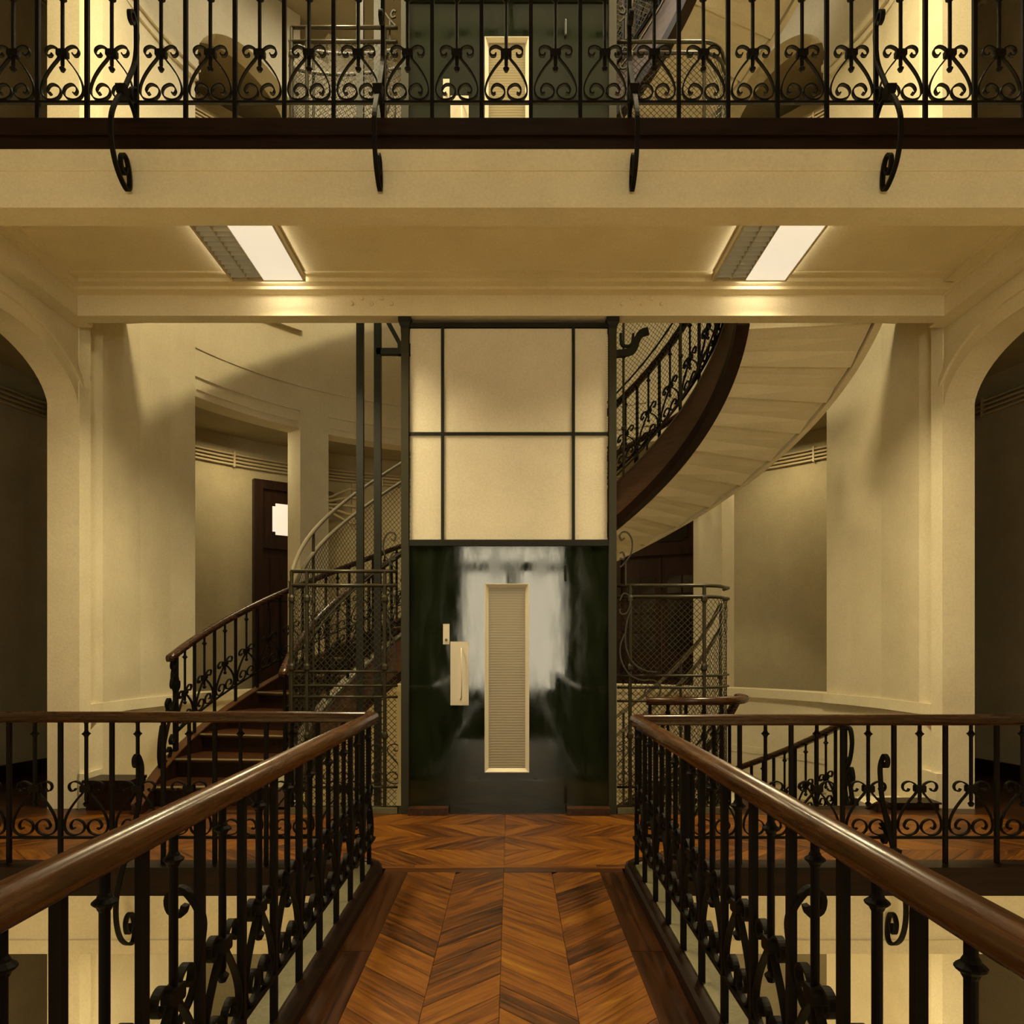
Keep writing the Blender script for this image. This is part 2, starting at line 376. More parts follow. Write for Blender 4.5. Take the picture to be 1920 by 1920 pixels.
# atrium shell: side walls, far end behind the camera, ground, roof
mb = MB(); mb.box(-5.7, -5.5, -7, 2.5, -F-.2, 2*F); struct(mb.build('wall_left', M['atrium']), 'plain side wall of the atrium on the left', 'wall')
mb = MB(); mb.box(5.5, 5.7, -7, 2.5, -F-.2, 2*F); struct(mb.build('wall_right', M['atrium']), 'plain side wall of the atrium on the right', 'wall')
mb = MB()
WX0, WX1, WZ0, WZ1 = -1.35, 1.45, .25, 4.15
mb.box(-5.7, WX0, -7.2, -7, -F-.2, 2*F+.2); mb.box(WX1, 5.7, -7.2, -7, -F-.2, 2*F+.2)
mb.box(WX0, WX1, -7.2, -7, -F-.2, WZ0); mb.box(WX0, WX1, -7.2, -7, WZ1, 2*F+.2)
wf = struct(mb.build('wall_front', M['darkwood']), 'end wall of the atrium behind the viewer', 'wall')  # dark finish stands in for a dim atrium end mirrored in the door
wi = struct(put('window_1', None), 'tall daylit window at the far end of the bridge', 'window')
MB().box(WX0, WX1, -7.12, -7.10, WZ0, WZ1).build('pane', M['daylight'], wi)
for x0, x1, z0, z1 in ((WX0, WX1, 3.42, 3.66), (-.08, .18, WZ0, 3.42), (WX0, WX0+.08, WZ0, WZ1), (WX1-.08, WX1, WZ0, WZ1), (WX0, WX1, WZ0, WZ0+.08), (WX0, WX1, WZ1-.08, WZ1)):
    MB().box(x0, x1, -7.09, -7.02, z0, z1).build('glazing_bar', M['darkwood'], wi)
mb = MB(); mb.box(-5.7, 5.7, -7.2, 12.6, -F-.3, -F-.2); struct(mb.build('floor', M['atrium']), 'ground of the atrium far below', 'floor')
mb = MB(); mb.box(-5.7, 5.7, -7.2, 12.6, 2*F+.2, 2*F+.3); struct(mb.build('ceiling', M['shade']), 'roof ceiling over the atrium', 'ceiling')

# unseen glazed skylights added as fill light for stairwell and atrium
for nm, x0, x1, y0, y1, L, ny in (('stairwell', -2.4, 2.4, 6.6, 8.9, 3.2, 2), ('atrium', -3.4, 3.4, -3.0, 4.2, .15, 6)):
    sk = struct(put('fill_skylight', None), 'added unseen roof light brightening the ' + nm, 'fill_skylight')
    m = mat('fill_skylight_glass_'+nm, (.7, .7, .65), .3, emit=(1, .90, .68), emit_s=L)
    nx = 4
    for i in range(nx):
        for j in range(ny):
            MB().box(x0+(x1-x0)*i/nx+.03, x0+(x1-x0)*(i+1)/nx-.03, y0+(y1-y0)*j/ny+.03, y0+(y1-y0)*(j+1)/ny-.03, 2*F+.12, 2*F+.14).build('pane', m, sk)
    for i in range(nx+1): MB().box(x0+(x1-x0)*i/nx-.03, x0+(x1-x0)*i/nx+.03, y0, y1, 2*F+.08, 2*F+.2).build('glazing_bar', M['iron'], sk)
    for j in range(ny+1): MB().box(x0, x1, y0+(y1-y0)*j/ny-.03, y0+(y1-y0)*j/ny+.03, 2*F+.09, 2*F+.19).build('glazing_bar', M['iron'], sk)

# ------------------------------------------------------------------ floors: parquet
def clip(poly, ax, v, keep_less):
    out = []
    for i in range(len(poly)):
        a, b = poly[i], poly[(i+1) % len(poly)]
        ia = (a[ax] <= v) == keep_less or a[ax] == v; ib = (b[ax] <= v) == keep_less or b[ax] == v
        if ia: out.append(a)
        if ia != ib:
            t = (v-a[ax])/(b[ax]-a[ax]); out.append((a[0]+(b[0]-a[0])*t, a[1]+(b[1]-a[1])*t))
    return out
def shrink(poly, d):
    cx = sum(p[0] for p in poly)/len(poly); cy = sum(p[1] for p in poly)/len(poly); out = []
    n = len(poly)
    ar = sum(poly[i][0]*poly[(i+1) % n][1]-poly[(i+1) % n][0]*poly[i][1] for i in range(n))
    if ar < 0: poly = poly[::-1]
    for i in range(n):
        a, b, c = Vector(poly[i-1]), Vector(poly[i]), Vector(poly[(i+1) % n])
        e1 = (b-a).normalized(); e2 = (c-b).normalized()
        n1 = Vector((-e1.y, e1.x)); n2 = Vector((-e2.y, e2.x)); m = (n1+n2)
        m = m/max(.25, (1+n1.dot(n2)))
        out.append((b.x+m.x*d, b.y+m.y*d))
    return out
PCACHE = {}
def plank(poly, ang, parent, mname='parquet'):
    # remove slivers
    q = []
    for p in poly:
        if not q or math.hypot(p[0]-q[-1][0], p[1]-q[-1][1]) > .004: q.append(p)
    if len(q) > 1 and math.hypot(q[0][0]-q[-1][0], q[0][1]-q[-1][1]) < .004: q.pop()
    if len(q) < 3: return
    n = len(q); ar = abs(sum(q[i][0]*q[(i+1) % n][1]-q[(i+1) % n][0]*q[i][1] for i in range(n)))/2
    if ar < .0012: return
    q = shrink(q, .0011)
    ox, oy = q[0]; c, s = math.cos(-ang), math.sin(-ang)
    loc = [((x-ox)*c-(y-oy)*s, (x-ox)*s+(y-oy)*c) for x, y in q]
    key = (mname, tuple((round(a, 3), round(b, 3)) for a, b in loc))
    if key not in PCACHE:
        m = MB(); m.loops([[(x, y, -.02) for x, y in loc], [(x, y, 0) for x, y in loc]])
        PCACHE[key] = m.mesh('plank', M[mname])
    put('plank', PCACHE[key], parent, (ox, oy, random.uniform(-.0006, .0006)), ang)
def box_poly(x0, x1, y0, y1): return [(x0, y0), (x1, y0), (x1, y1), (x0, y1)]
gf = struct(put('floor', None), 'chevron parquet floor of the gallery in front of the elevator', 'floor')
MB().box(-4.05, 4.05, YF+.05, 6.72, -.03, -.019).build('subfloor', M['darkwood'], gf)
B, P = .365, .19; y0 = 4.82
for side in (-1, 1):
    for bnd in range(4):
        ya, yb = y0+bnd*B, y0+(bnd+1)*B; d = 1 if bnd % 2 == 0 else -1
        k = -3
        while k*P < 4.2:
            x = k*P; e = d*B
            poly = [(x, ya), (x+P, ya), (x+P+e, yb), (x+e, yb)]
            poly = clip(poly, 0, 0.0, False)
            if len(poly) >= 3: poly = clip(poly, 0, 4.05 + (0.045 if side > 0 else -.045), True)
            if len(poly) >= 3:
                poly = [(XB+side*a, b) for a, b in poly]
                plank(poly, side*d*R_(45), gf)
            k += 1
xs = [-4.05, -2.9, -1.75, -.62, .55, 1.7, 2.9, 4.05]
for a, b in zip(xs[:-1], xs[1:]):
    plank(box_poly(a, b, 4.74, 4.82), 0, gf, 'parquet'); plank(box_poly(a+.0, b, 6.28, 6.36), 0, gf, 'border')
    plank(box_poly(a, b, 6.36, 6.46), 0, gf, 'border')
for a, b in ((-3.76, -2.9), (-2.9, -2.05), (3.2, 3.76)): plank(box_poly(a, b, 6.46, 6.72), 0, gf, 'border')
bf = struct(put('floor', None), 'chevron parquet deck of the bridge leading to the elevator', 'floor')
MB().box(XB-.9, XB+.9, -6.9, YF+.12, -.18, -.019).build('deck', M['darkwood'], bf)
MB().box(XB-.75, XB+.75, -6.9, 1.2, -.019, 0).build('rear_boards', M['matte'], bf)
for ci, x0 in enumerate((-.6, -.3, 0, .3)):
    d = 1 if ci % 2 else -1
    k = -3
    while True:
        y = 1.2 + k*.19
        if y > 4.9: break
        e = d*.3
        poly = [(x0, y), (x0+.3, y+e), (x0+.3, y+e+.19), (x0, y+.19)]
        poly = clip(poly, 1, 1.2, False)
        if len(poly) >= 3: poly = clip(poly, 1, 4.66, True)
        if len(poly) >= 3: plank([(XB+a, b) for a, b in poly], d*R_(45), bf)
        k += 1
for sgn in (-1, 1):
    for a, b in ((1.2, 2.3), (2.3, 3.45), (3.45, 4.66)):
        x0, x1 = sorted((sgn*.6, sgn*.75)); 
        poly = [(XB+x0, a), (XB+x1, a), (XB+x1, b), (XB+x0, b)]
        plank(poly, R_(90), bf, 'border')
plank(box_poly(XB-.75, XB+.0, 4.66, 4.74), 0, bf, 'border'); plank(box_poly(XB, XB+.75, 4.66, 4.74), 0, bf, 'border')
# bridge curbs
for sgn, sd in ((-1, 'left'), (1, 'right')):
    cu = struct(put('trim_1' if sgn < 0 else 'trim_2', None), 'stone and timber curb along the %s side of the bridge' % sd, 'curb')
    pr = [(-.035, -.02), (.035, -.02), (.035, .035), (.02, .055), (-.02, .06), (-.035, .05)]
    xm = XB+sgn*.785
    path = [(xm, -6.9, 0), (xm, 4.62, 0), (xm+sgn*.02, 4.70, 0), (xm+sgn*.07, 4.76, 0), (xm+sgn*.13, 4.775, 0)]
    MB().sweep(path, pr).build('timber_moulding', M['darkwood'], cu)
    x0, x1 = sorted((XB+sgn*.82, XB+sgn*.93))
    MB().box(x0, x1, -6.9, 4.76, -.02, .045).build('stone_strip', M['stone'], cu)
    x0, x1 = sorted((XB+sgn*.9, XB+sgn*.945))
    MB().box(x0, x1, -6.9, YF-.03, -.26, .025).build('edge_board', M['darkwood'], cu)

# ------------------------------------------------------------------ wrought iron motif
PX = [(492,868),(470,880),(452,845),(475,800),(515,788),(565,815),(582,865),(555,915),(490,938),(430,922),(396,868),(402,790),(440,700),(500,610),(553,545),(570,503),(560,460),(525,432),(485,424),(447,444),(437,480),(455,512),(485,512),(497,490)]
LYRE = cr([((x-595)/1530, .222+(945-y)/1530) for x, y in PX], 3)
def flat(u, v, n): return (u, n, v)
RAILP = [(-.036, -.012), (-.030, -.030), (.030, -.030), (.036, -.012), (.040, .006), (.034, .026), (.016, .036), (-.016, .036), (-.034, .026), (-.040, .006)]
def bal_prof(b, r=.0115):
    return [(r*.9, .405), (.020, .425), (r*.75, .437), (r, .447), (r, .842), (r*1.3, .848), (r*1.4, .852), (.026, .860), (.026, .864), (r*1.4, .872), (r*1.3, .876), (r, .882), (r, .925), (.022, .945), (.022, b)]
SC = {}
def motif(key, fn, pitch, top, bot, bar=.012, k=1.0, mname='iron'):
    """bar, baluster, scroll (two hands), collar and bottom-rail piece as shared meshes, built about local origin"""
    if key in SC: return SC[key]
    m = M[mname]; s = {}
    sc = pitch/.3093
    b = MB(); rr = []
    for v in (bot, top): rr.append([fn(-bar, v, -bar), fn(bar, v, -bar), fn(bar, v, bar), fn(-bar, v, bar)])
    b.loops(rr); s['bar'] = b.mesh('bar', m)
    b = MB(); n = 12
    b.loops([[fn(0, z_, 0)[:0] or tuple(Vector(fn(0, z_, 0)) + (Vector(fn(.001, z_, 0))-Vector(fn(-.001, z_, 0))).normalized()*0 + Vector((r*math.cos(2*math.pi*j/n), r*math.sin(2*math.pi*j/n), 0))) for j in range(n)] for r, z_ in bal_prof(top)])
    s['baluster'] = b.mesh('baluster', m, False)
    for h, sg in (('scroll', 1), ('scroll_r', -1)):
        b = MB(); b.ribbon([(u*sg*sc, v) for u, v in LYRE], .008*sg, .022, fn); s[h] = b.mesh('scroll', m, False)
    b = MB(); rr = []
    for v, e in ((.497, .030), (.503, .034), (.533, .034), (.539, .030)): rr.append([fn(-e, v, -.018), fn(e, v, -.018), fn(e, v, .018), fn(-e, v, .018)])
    b.loops(rr); s['collar'] = b.mesh('collar', m)
    SC[key] = s; return s
def rel(o, p): return (p[0]-o.location.x, p[1]-o.location.y, p[2]-o.location.z)
def cells(parent, x, y, z, ang, n, pitch, key, top=.955, last=True, first=True, skip=()):
    """n straight cells from (x,y) along direction ang"""
    s = motif(key, flat, pitch, top, .02)
    dx, dy = math.cos(ang), math.sin(ang)
    for k in range(n+1):
        if (k == 0 and not first) or (k == n and not last): continue
        put('bar', s['bar'], parent, rel(parent, (x+dx*k*pitch, y+dy*k*pitch, z)), ang)
    for k in range(n):
        q = rel(parent, (x+dx*(k+.5)*pitch, y+dy*(k+.5)*pitch, z))
        bl = put('baluster', s['baluster'], parent, q, ang)
        put('scroll', s['scroll'], parent, q, ang); put('scroll', s['scroll_r'], parent, q, ang)
        put('collar', s['collar'], bl)
# S-brace in the plane perpendicular to the railing: (out, height)
BR = cr([(.02, .70), (.0, .735), (-.035, .75), (-.06, .72), (-.045, .69), (-.02, .70)], 3)
BRACE = cr([(-.005, .655), (.015, .70), (.05, .735), (.085, .715), (.08, .675), (.05, .665), (.04, .69)][::-1] +
           [(-.005, .60), (.02, .45), (.09, .30), (.16, .17), (.235, .06), (.29, -.06), (.30, -.16), (.285, -.25), (.245, -.33), (.18, -.385), (.115, -.405), (.085, -.37), (.09, -.29), (.12, -.225), (.165, -.22), (.19, -.26), (.175, -.32), (.14, -.325), (.125, -.28)], 4)
def brace_mesh():
    if 'brace' not in SC:
        b = MB(); b.ribbon(BRACE, .016, .026, lambda u, v, n: (n, -u, v)); SC['brace'] = b.mesh('brace', M['iron'])
        b = MB(); b.ribbon(cr([(.0, .30), (.05, .27), (.075, .23), (.055, .19), (.02, .20), (.02, .235)], 4), .010, .022, lambda u, v, n: (n, -u, v))
        b.ribbon(cr([(.15, .17), (.06, .15), (.01, .10), (.005, .04), (.03, .0), (.055, .02), (.045, .05)], 4), .010, .022, lambda u, v, n: (n, -u, v))
        SC['brace_scroll'] = b.mesh('brace_scroll', M['iron'])
        b = MB(); b.add([(-.03, -.20, .185), (.03, -.20, .185), (.03, -.13, .185), (-.03, -.13, .185), (-.022, -.20, .13), (.022, -.20, .13), (.022, -.13, .13), (-.022, -.13, .13)],
                        [(0,1,2,3),(7,6,5,4),(0,4,5,1),(1,5,6,2),(2,6,7,3),(3,7,4,0)]); SC['clamp'] = b.mesh('clamp', M['iron'])
    return SC['brace'], SC['brace_scroll'], SC['clamp']
def brace(parent, p, rz):
    a, b, c = brace_mesh(); o = put('brace', a, parent, rel(parent, p), rz)
    put('brace_scroll', b, o); put('clamp', c, o)

YB = 4.685
def front_rail(name, label, z, xa, n, pitch, braces):
    t = thing(name, label, 'balustrade', (xa, YB, z+.05))
    cells(t, xa, YB, z, 0, n, pitch, 'flat%.4f' % pitch, top=.955)
    xb = xa+n*pitch
    MB().sweep([(0, 0, .99-.05), (xb-xa, 0, .99-.05)], RAILP).build('handrail', M['rail'], t, True)
    MB().box(0, xb-xa, -.011, .011, .204-.05, .219-.05).build('bottom_rail', M['iron'], t)
    for x in braces: brace(t, (x, YB, z), 0)
    return t
front_rail('balustrade', 'long black scrollwork balustrade crossing the top of the picture on the upper gallery', F, -.803-9*.3093, 23, .3093, (-2.35, -.803, .743, 2.29))
# L-shaped balustrades: bridge side plus gallery edge
PM = .3226
for sgn, sd, xc, hr in ((-1, 'left', -.86, .965), (1, 'right', .775, .947)):
    t = thing('balustrade', 'L-shaped balustrade with varnished handrail on the %s of the bridge' % sd, 'balustrade', (xc, YB, .05))
    key = 'flatm'
    if sgn < 0:
        cells(t, xc-.03, YB, 0, R_(180), 9, PM, key, top=.94, first=True)
    else:
        cells(t, xc-.015+.03, YB, 0, 0, 9, PM, key, top=.94, first=True)
    cells(t, xc, YB-.04, 0, R_(-90), 17, PM, key, top=.94, first=False)
    zt = hr-.05
    c_ = .05
    path = [(0, -5.6, zt), (0, -c_*1.2, zt), (sgn*.006, -c_*.45, zt), (sgn*c_*.4, -.004, zt), (sgn*c_*1.1, 0, zt), (sgn*2.93, 0, zt)]
    path = [(p[0], p[1], p[2]) for p in path]
    MB().sweep(path[:4], RAILP).build('handrail', M['rail_along'], t, True)
    MB().sweep(path[3:], RAILP).build('handrail', M['rail'], t, True)
    MB().box(-.011, .011, -5.6, 0, .154, .169).build('bottom_rail', M['iron'], t)
    x0, x1 = sorted((0, sgn*2.93)); MB().box(x0, x1, -.011, .011, .154, .169).build('bottom_rail', M['iron'], t)
    brace(t, (sgn*2.32, YB, 0), 0)
    brace(t, (xc, YB-.04-8*PM, 0), R_(-90) if sgn < 0 else R_(90))

# ------------------------------------------------------------------ staircase (one flight, copied per storey)
NR, PH0, DP = 25, -3.5, 7.9
RISE = F/NR
SL = RISE/DP                                  # rise per degree
def nose(phi): return RISE*(1+(phi-PH0)/DP)
PH1 = PH0+DP*(NR-1)
def lpol(r, phi, h): a = R_(phi); return (-r*math.cos(a), r*math.sin(a), h)
def lring(mb, r0, r1, a0, a1, f0, f1, n):
    """helical bar: f0,f1 heights as functions of angle"""
    rings = []
    for i in range(n+1):
        a = a0+(a1-a0)*i/n
        rings.append([lpol(r0, a, f0(a)), lpol(r1, a, f0(a)), lpol(r1, a, f1(a)), lpol(r0, a, f1(a))])
    return mb.loops(rings)
def make_flight(label):
    t = thing('staircase', label, 'staircase', (CX, CY, 0))
    b = MB(); rings = []
    n = 4
    for i in range(n+1):
        a = -.9+(DP+1.1)*i/n
        rings.append([lpol(RI+.03, a, -.04), lpol(RO-.02, a, -.04), lpol(RO-.02, a, 0), lpol(RI+.03, a, 0)])
    b.loops(rings); tm = b.mesh('tread', M['tread'])
    b = MB(); b.add([lpol(RI+.03, 0, -RISE), lpol(RO-.02, 0, -RISE), lpol(RO-.02, 0, -.03), lpol(RI+.03, 0, -.03), lpol(RI+.03, .5, -RISE), lpol(RO-.02, .35, -RISE), lpol(RO-.02, .35, -.03), lpol(RI+.03, .5, -.03)],
                    [(0,3,2,1),(4,5,6,7),(0,1,5,4),(1,2,6,5),(2,3,7,6),(3,0,4,7)]); rm = b.mesh('riser', M['riser'])
    b = MB(); b.tube([lpol(RI+.05, -1.0, -.012), lpol(RO-.03, -1.0, -.012)], .014, 6); nm_ = b.mesh('nosing', M['nosing'])
    b = MB()
    # sawtooth soffit piece
    lo, hi = -.40, -.33
    rings = []
    for i in range(4):
        a = DP*i/3; base = SL*a
        e = (.036 if i == 0 else 0.0)
        rings.append([lpol(RI+.05, a, base+lo-e), lpol(RO-.06, a, base+lo-e), lpol(RO-.06, a, base+hi), lpol(RI+.05, a, base+hi)])
    b.loops(rings); sm = b.mesh('soffit_panel', M['plaster'])
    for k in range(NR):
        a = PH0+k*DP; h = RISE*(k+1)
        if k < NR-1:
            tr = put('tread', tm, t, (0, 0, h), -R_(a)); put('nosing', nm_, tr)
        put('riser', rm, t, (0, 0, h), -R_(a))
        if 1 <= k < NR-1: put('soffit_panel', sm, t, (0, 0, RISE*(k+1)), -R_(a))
    fl = lambda d: (lambda a: max(0.001 if d < -.1 else -9, nose(a)+d))
    b = MB(); lring(b, RI-.05, RI+.05, PH0-3, PH1+2, fl(-.43), lambda a: nose(a)+.05, 90); b.build('inner_stringer', M['string'], t)
    b = MB(); lring(b, RI-.062, RI-.048, PH0+4, PH1+2, fl(-.44), lambda a: max(.02, nose(a)-.33), 90); b.build('stringer_moulding', M['riser'], t)
    b = MB(); lring(b, RI-.062, RI+.052, PH0+16, PH1+2, fl(-.445), lambda a: max(.02, nose(a)-.43), 90); b.build('stringer_foot', M['riser'], t)
    b = MB(); lring(b, RI-.06, RI+.055, PH0-3, PH1+2, lambda a: nose(a)+.045, lambda a: nose(a)+.062, 90); b.build('stringer_cap', M['bright'], t)
    b = MB(); lring(b, RO-.045, RO+.02, PH0+2, PH1+2, fl(-.43), lambda a: nose(a)-.12, 90); b.build('outer_stringer', M['plaster'], t)
    b = MB(); lring(b, RO-.055, RO-.04, PH0-2, PH1+2, lambda a: max(.001, nose(a)-.30), lambda a: nose(a)+.03, 90); b.build('stringer_board', M['riser'], t)
    b = MB(); lring(b, RO-.055, RO+.03, PH0-6, PH1+2, lambda a: max(.001, nose(a)-.12), lambda a: max(.05, nose(a)+.03), 90); b.build('stringer_cap', M['riser'], t)
    b = MB(); lring(b, RO-.062, RO+.036, PH0-6, PH1+2, lambda a: max(.05, nose(a)+.03), lambda a: max(.065, nose(a)+.045), 90); b.build('stringer_bead', M['tread'], t)
    return t
# helical balustrades
def helix_fn(R): 
    k = SL*180/math.pi/R
    return lambda u, v, n: lpol(R+n, math.degrees(u/R), v + k*u)
def make_helix_bal(name, label, R, a0, a1, pitch, key, newel=False, railz=.965):
    t = thing(name, label, 'balustrade', (CX, CY, 0))
    s = motif(key, helix_fn(R), pitch, .94, 0.0)
    dp = math.degrees(pitch/R); n = int((a1-a0)/dp)
    for k in range(n+1):
        a = a0+k*dp; put('bar', s['bar'], t, (0, 0, nose(a)), -R_(a))
        if k < n:
            a += dp/2; z = nose(a); bl = put('baluster', s['baluster'], t, (0, 0, z), -R_(a))
            put('scroll', s['scroll'], t, (0, 0, z), -R_(a)); put('scroll', s['scroll_r'], t, (0, 0, z), -R_(a)); put('collar', s['collar'], bl)
    ae = a0+n*dp
    pr = [(x, y+.0) for x, y in RAILP]
    path = [lpol(R, a0-2+(ae-a0+4)*i/110, nose(a0-2+(ae-a0+4)*i/110)+railz) for i in range(111)]
    b = MB(); lring(b, R-.011, R+.011, a0, ae, lambda a: nose(a)+.204, lambda a: nose(a)+.219, 90); b.build('bottom_rail', M['iron'], t)
    return t, path, ae
fl_main = make_flight('curved staircase rising from the left of the main gallery around the elevator')
fl_low = copy_tree(fl_main, None, -F); fl_low['label'] = 'curved staircase coming up to the right of the main gallery from below'
fl_up = copy_tree(fl_main, None, F); fl_up['label'] = 'curved staircase climbing above the upper gallery behind the top balustrade'
ob, path, ae = make_helix_bal('stair_balustrade', 'scrollwork balustrade with wooden handrail on the outer side of the rising stairs', RO-.01, 5.0, 172, .32, 'hx_out')
MB().sweep(path, RAILP).build('handrail', M['rail'], ob, True)
# curled newel panel at the foot
nf = helix_fn(RO-.01)
for pts, th in (([(.0, .90), (-.05, .93), (-.075, .88), (-.05, .84), (-.02, .86), (-.03, .89)], .012),
                ([(-.02, .70), (-.05, .66), (-.08, .70), (-.06, .76), (-.01, .77), (.03, .70), (.01, .60), (-.06, .47), (-.15, .33), (-.22, .17), (-.20, .06), (-.13, .03), (-.09, .09), (-.12, .14), (-.15, .11)], .014),
                ([(-.02, .88), (-.06, .80), (-.05, .68), (.0, .60), (.05, .62), (.05, .68), (.02, .67)], .012),
                ([(-.16, .50), (-.12, .52), (-.10, .56), (-.13, .60), (-.17, .58), (-.16, .54), (-.13, .49), (-.06, .40), (-.01, .27), (-.03, .16), (-.08, .15), (-.10, .20), (-.06, .23)], .012),
                ([(-.26, .42), (-.30, .30), (-.31, .15), (-.27, .02), (-.20, -.02), (-.18, .05)], .014)):
    MB().ribbon(cr(pts, 4), th, .03, nf).build('newel_scroll', M['iron'], ob, loc=(0, 0, nose(5.0)), rz=-R_(5.0))
b = MB(); b.box(-.02, .02, -.02, .02, -.05, .94); b.build('newel_post', M['iron'], ob, loc=lpol(RO-.01, 5.0, nose(5.0)), rz=0)
ob2 = copy_tree(ob, None, -F); ob2['label'] = 'outer stair balustrade descending beside the right pier below the gallery'
# curl at the landing end of the flight
b = MB(); b.box(-.025, .025, -.025, .025, -.1, .94); b.build('newel_post', M['iron'], ob2, loc=lpol(RO-.01, 174.2, nose(174.2)), rz=0)
for pts, th in (([(.03, .92), (.12, .86), (.15, .72), (.11, .58), (.05, .52), (.03, .58), (.07, .61)], .03), ([(.03, .35), (.12, .50), (.17, .40), (.13, .32)], .03),
                ([(.03, .55), (.10, .40), (.15, .22), (.19, .08), (.23, .10), (.22, .18), (.16, .17)], .03), ([(.03, .30), (.06, .20), (.12, .14), (.16, .2), (.12, .24)], .03), ([(.02, .05), (.22, -.08)], .04)):
    MB().ribbon(cr(pts, 4), th, .03, nf).build('newel_scroll', M['iron'], ob2, loc=(0, 0, nose(174.2)), rz=-R_(174.2))
ib, path, ae = make_helix_bal('stair_balustrade', 'inner scrollwork balustrade with wooden handrail along the rising stairs', RI, -1.0, 180, .30, 'hx_in')
ibl = copy_tree(ib, None, -F); ibl['label'] = 'inner stair balustrade curling round the mesh guard right of the elevator'
MB().sweep(path, RAILP).build('handrail', M['rail'], ib, True)
p2 = [p for p in path[:-6]] + [lpol(2.05, 182, F+.955), lpol(2.06, 187, F+.955), (1.97, -.40, F+.955), (1.86, -.52, F+.955), (1.72, -.565, F+.955), (1.13, -.57, F+.955)]
MB().sweep(p2, RAILP).build('handrail', M['rail'], ibl, True)
for k, x in enumerate((1.16, 1.31, 1.46, 1.61, 1.76)):
    if k % 2 == 0: MB().box(-.012, .012, -.012, .012, 0, .94).build('bar', M['iron'], ibl, loc=(x, -.57, F))
    else: MB().lathe(0, 0, bal_prof(.94) if 0 else [(.0115, .05), (.0115, .83), (.024, .862), (.0115, .89), (.022, .94)], 8).build('baluster', M['iron'], ibl, loc=(x, -.57, F))
ibu = copy_tree(ib, None, F); ibu['label'] = 'inner stair balustrade of the flight above the upper gallery'

# mesh guards following the stairs
RG = 1.93
def diamond(mb, u0, u1, v0, v1, p, fn, r=.0023, seg=.12, k=0.0):
    """two families of wires clipped to a rectangle in (u,v); k = slope of the base line, so wires stay at 45 degrees; fn -> (pos, normal)"""
    for sg in (1, -1):
        m_ = sg-k; cs = [u*m_-v for u in (u0, u1) for v in (v0, v1)]
        q_ = math.ceil(min(cs)/p)
        while q_*p <= max(cs):
            C = q_*p; q_ += 1
            va, vb = sorted((u0*m_-C, u1*m_-C)); lo, hi = max(v0, va), min(v1, vb)
            if hi-lo < .01: continue
            n = max(1, int((hi-lo)/abs(m_)/seg)); pts = [fn((lo+(hi-lo)*i/n+C)/m_, lo+(hi-lo)*i/n) for i in range(n+1)]
            rings = []
            for i, (q, nr) in enumerate(pts):
                q = Vector(q); nr = Vector(nr)
                tt = (Vector(pts[min(i+1, n)][0])-Vector(pts[max(i-1, 0)][0])).normalized(); bb = tt.cross(nr)
                rings.append([tuple(q+nr*r), tuple(q-nr*r*.6+bb*r), tuple(q-nr*r*.6-bb*r)])
            mb.loops(rings, True, False)
    return mb
def make_guard(label, a0, a1):
    t = thing('mesh_guard', label, 'guard', (CX, CY, 0))
    def fn(u, v):
        a = math.degrees(u/RG); q = lpol(RG, a, v+nose(a)); return q, (-math.cos(R_(a)), math.sin(R_(a)), 0)
    b = MB(); diamond(b, R_(a0)*RG, R_(a1)*RG, .10, 1.76, .056, fn, k=SL*180/math.pi/RG)
    tag(b.build('wire_mesh', M['wire'], t), kind='stuff')
    for d, nm_ in ((2.0, 'top_rail'), (1.79, 'top_rail'), (1.0, 'mid_rail'), (.08, 'bottom_rail')):
        r = .019 if d > 1.5 else .010
        MB().tube([lpol(RG, a0+(a1-a0)*i/80, nose(a0+(a1-a0)*i/80)+d) for i in range(81)], r, 8).build(nm_, M['bright' if d > 1.5 else 'guard'], t, True)
    a = a0
    n = round((a1-a0)/24)
    for i in range(n+1):
        a = a0+(a1-a0)*i/n; x, y, z = lpol(RG, a, nose(a))
        MB().lathe(0, 0, [(.014, .0), (.014, .5), (.024, .51), (.024, .54), (.014, .55), (.014, 1.3), (.024, 1.31), (.024, 1.34), (.014, 1.35), (.014, 2.0)], 8).build('post', M['guard'], t, loc=(x, y, z))
    return t
gm = make_guard('tall wire mesh guard rising behind the left of the elevator with double rails coloured as if lit', -13, 178)
gl = copy_tree(gm, None, -F); gl['label'] = 'wire mesh guard of the lower stairs descending right of the elevator'
gu = copy_tree(gm, None, F); gu['label'] = 'wire mesh guard of the stairs above the upper gallery'

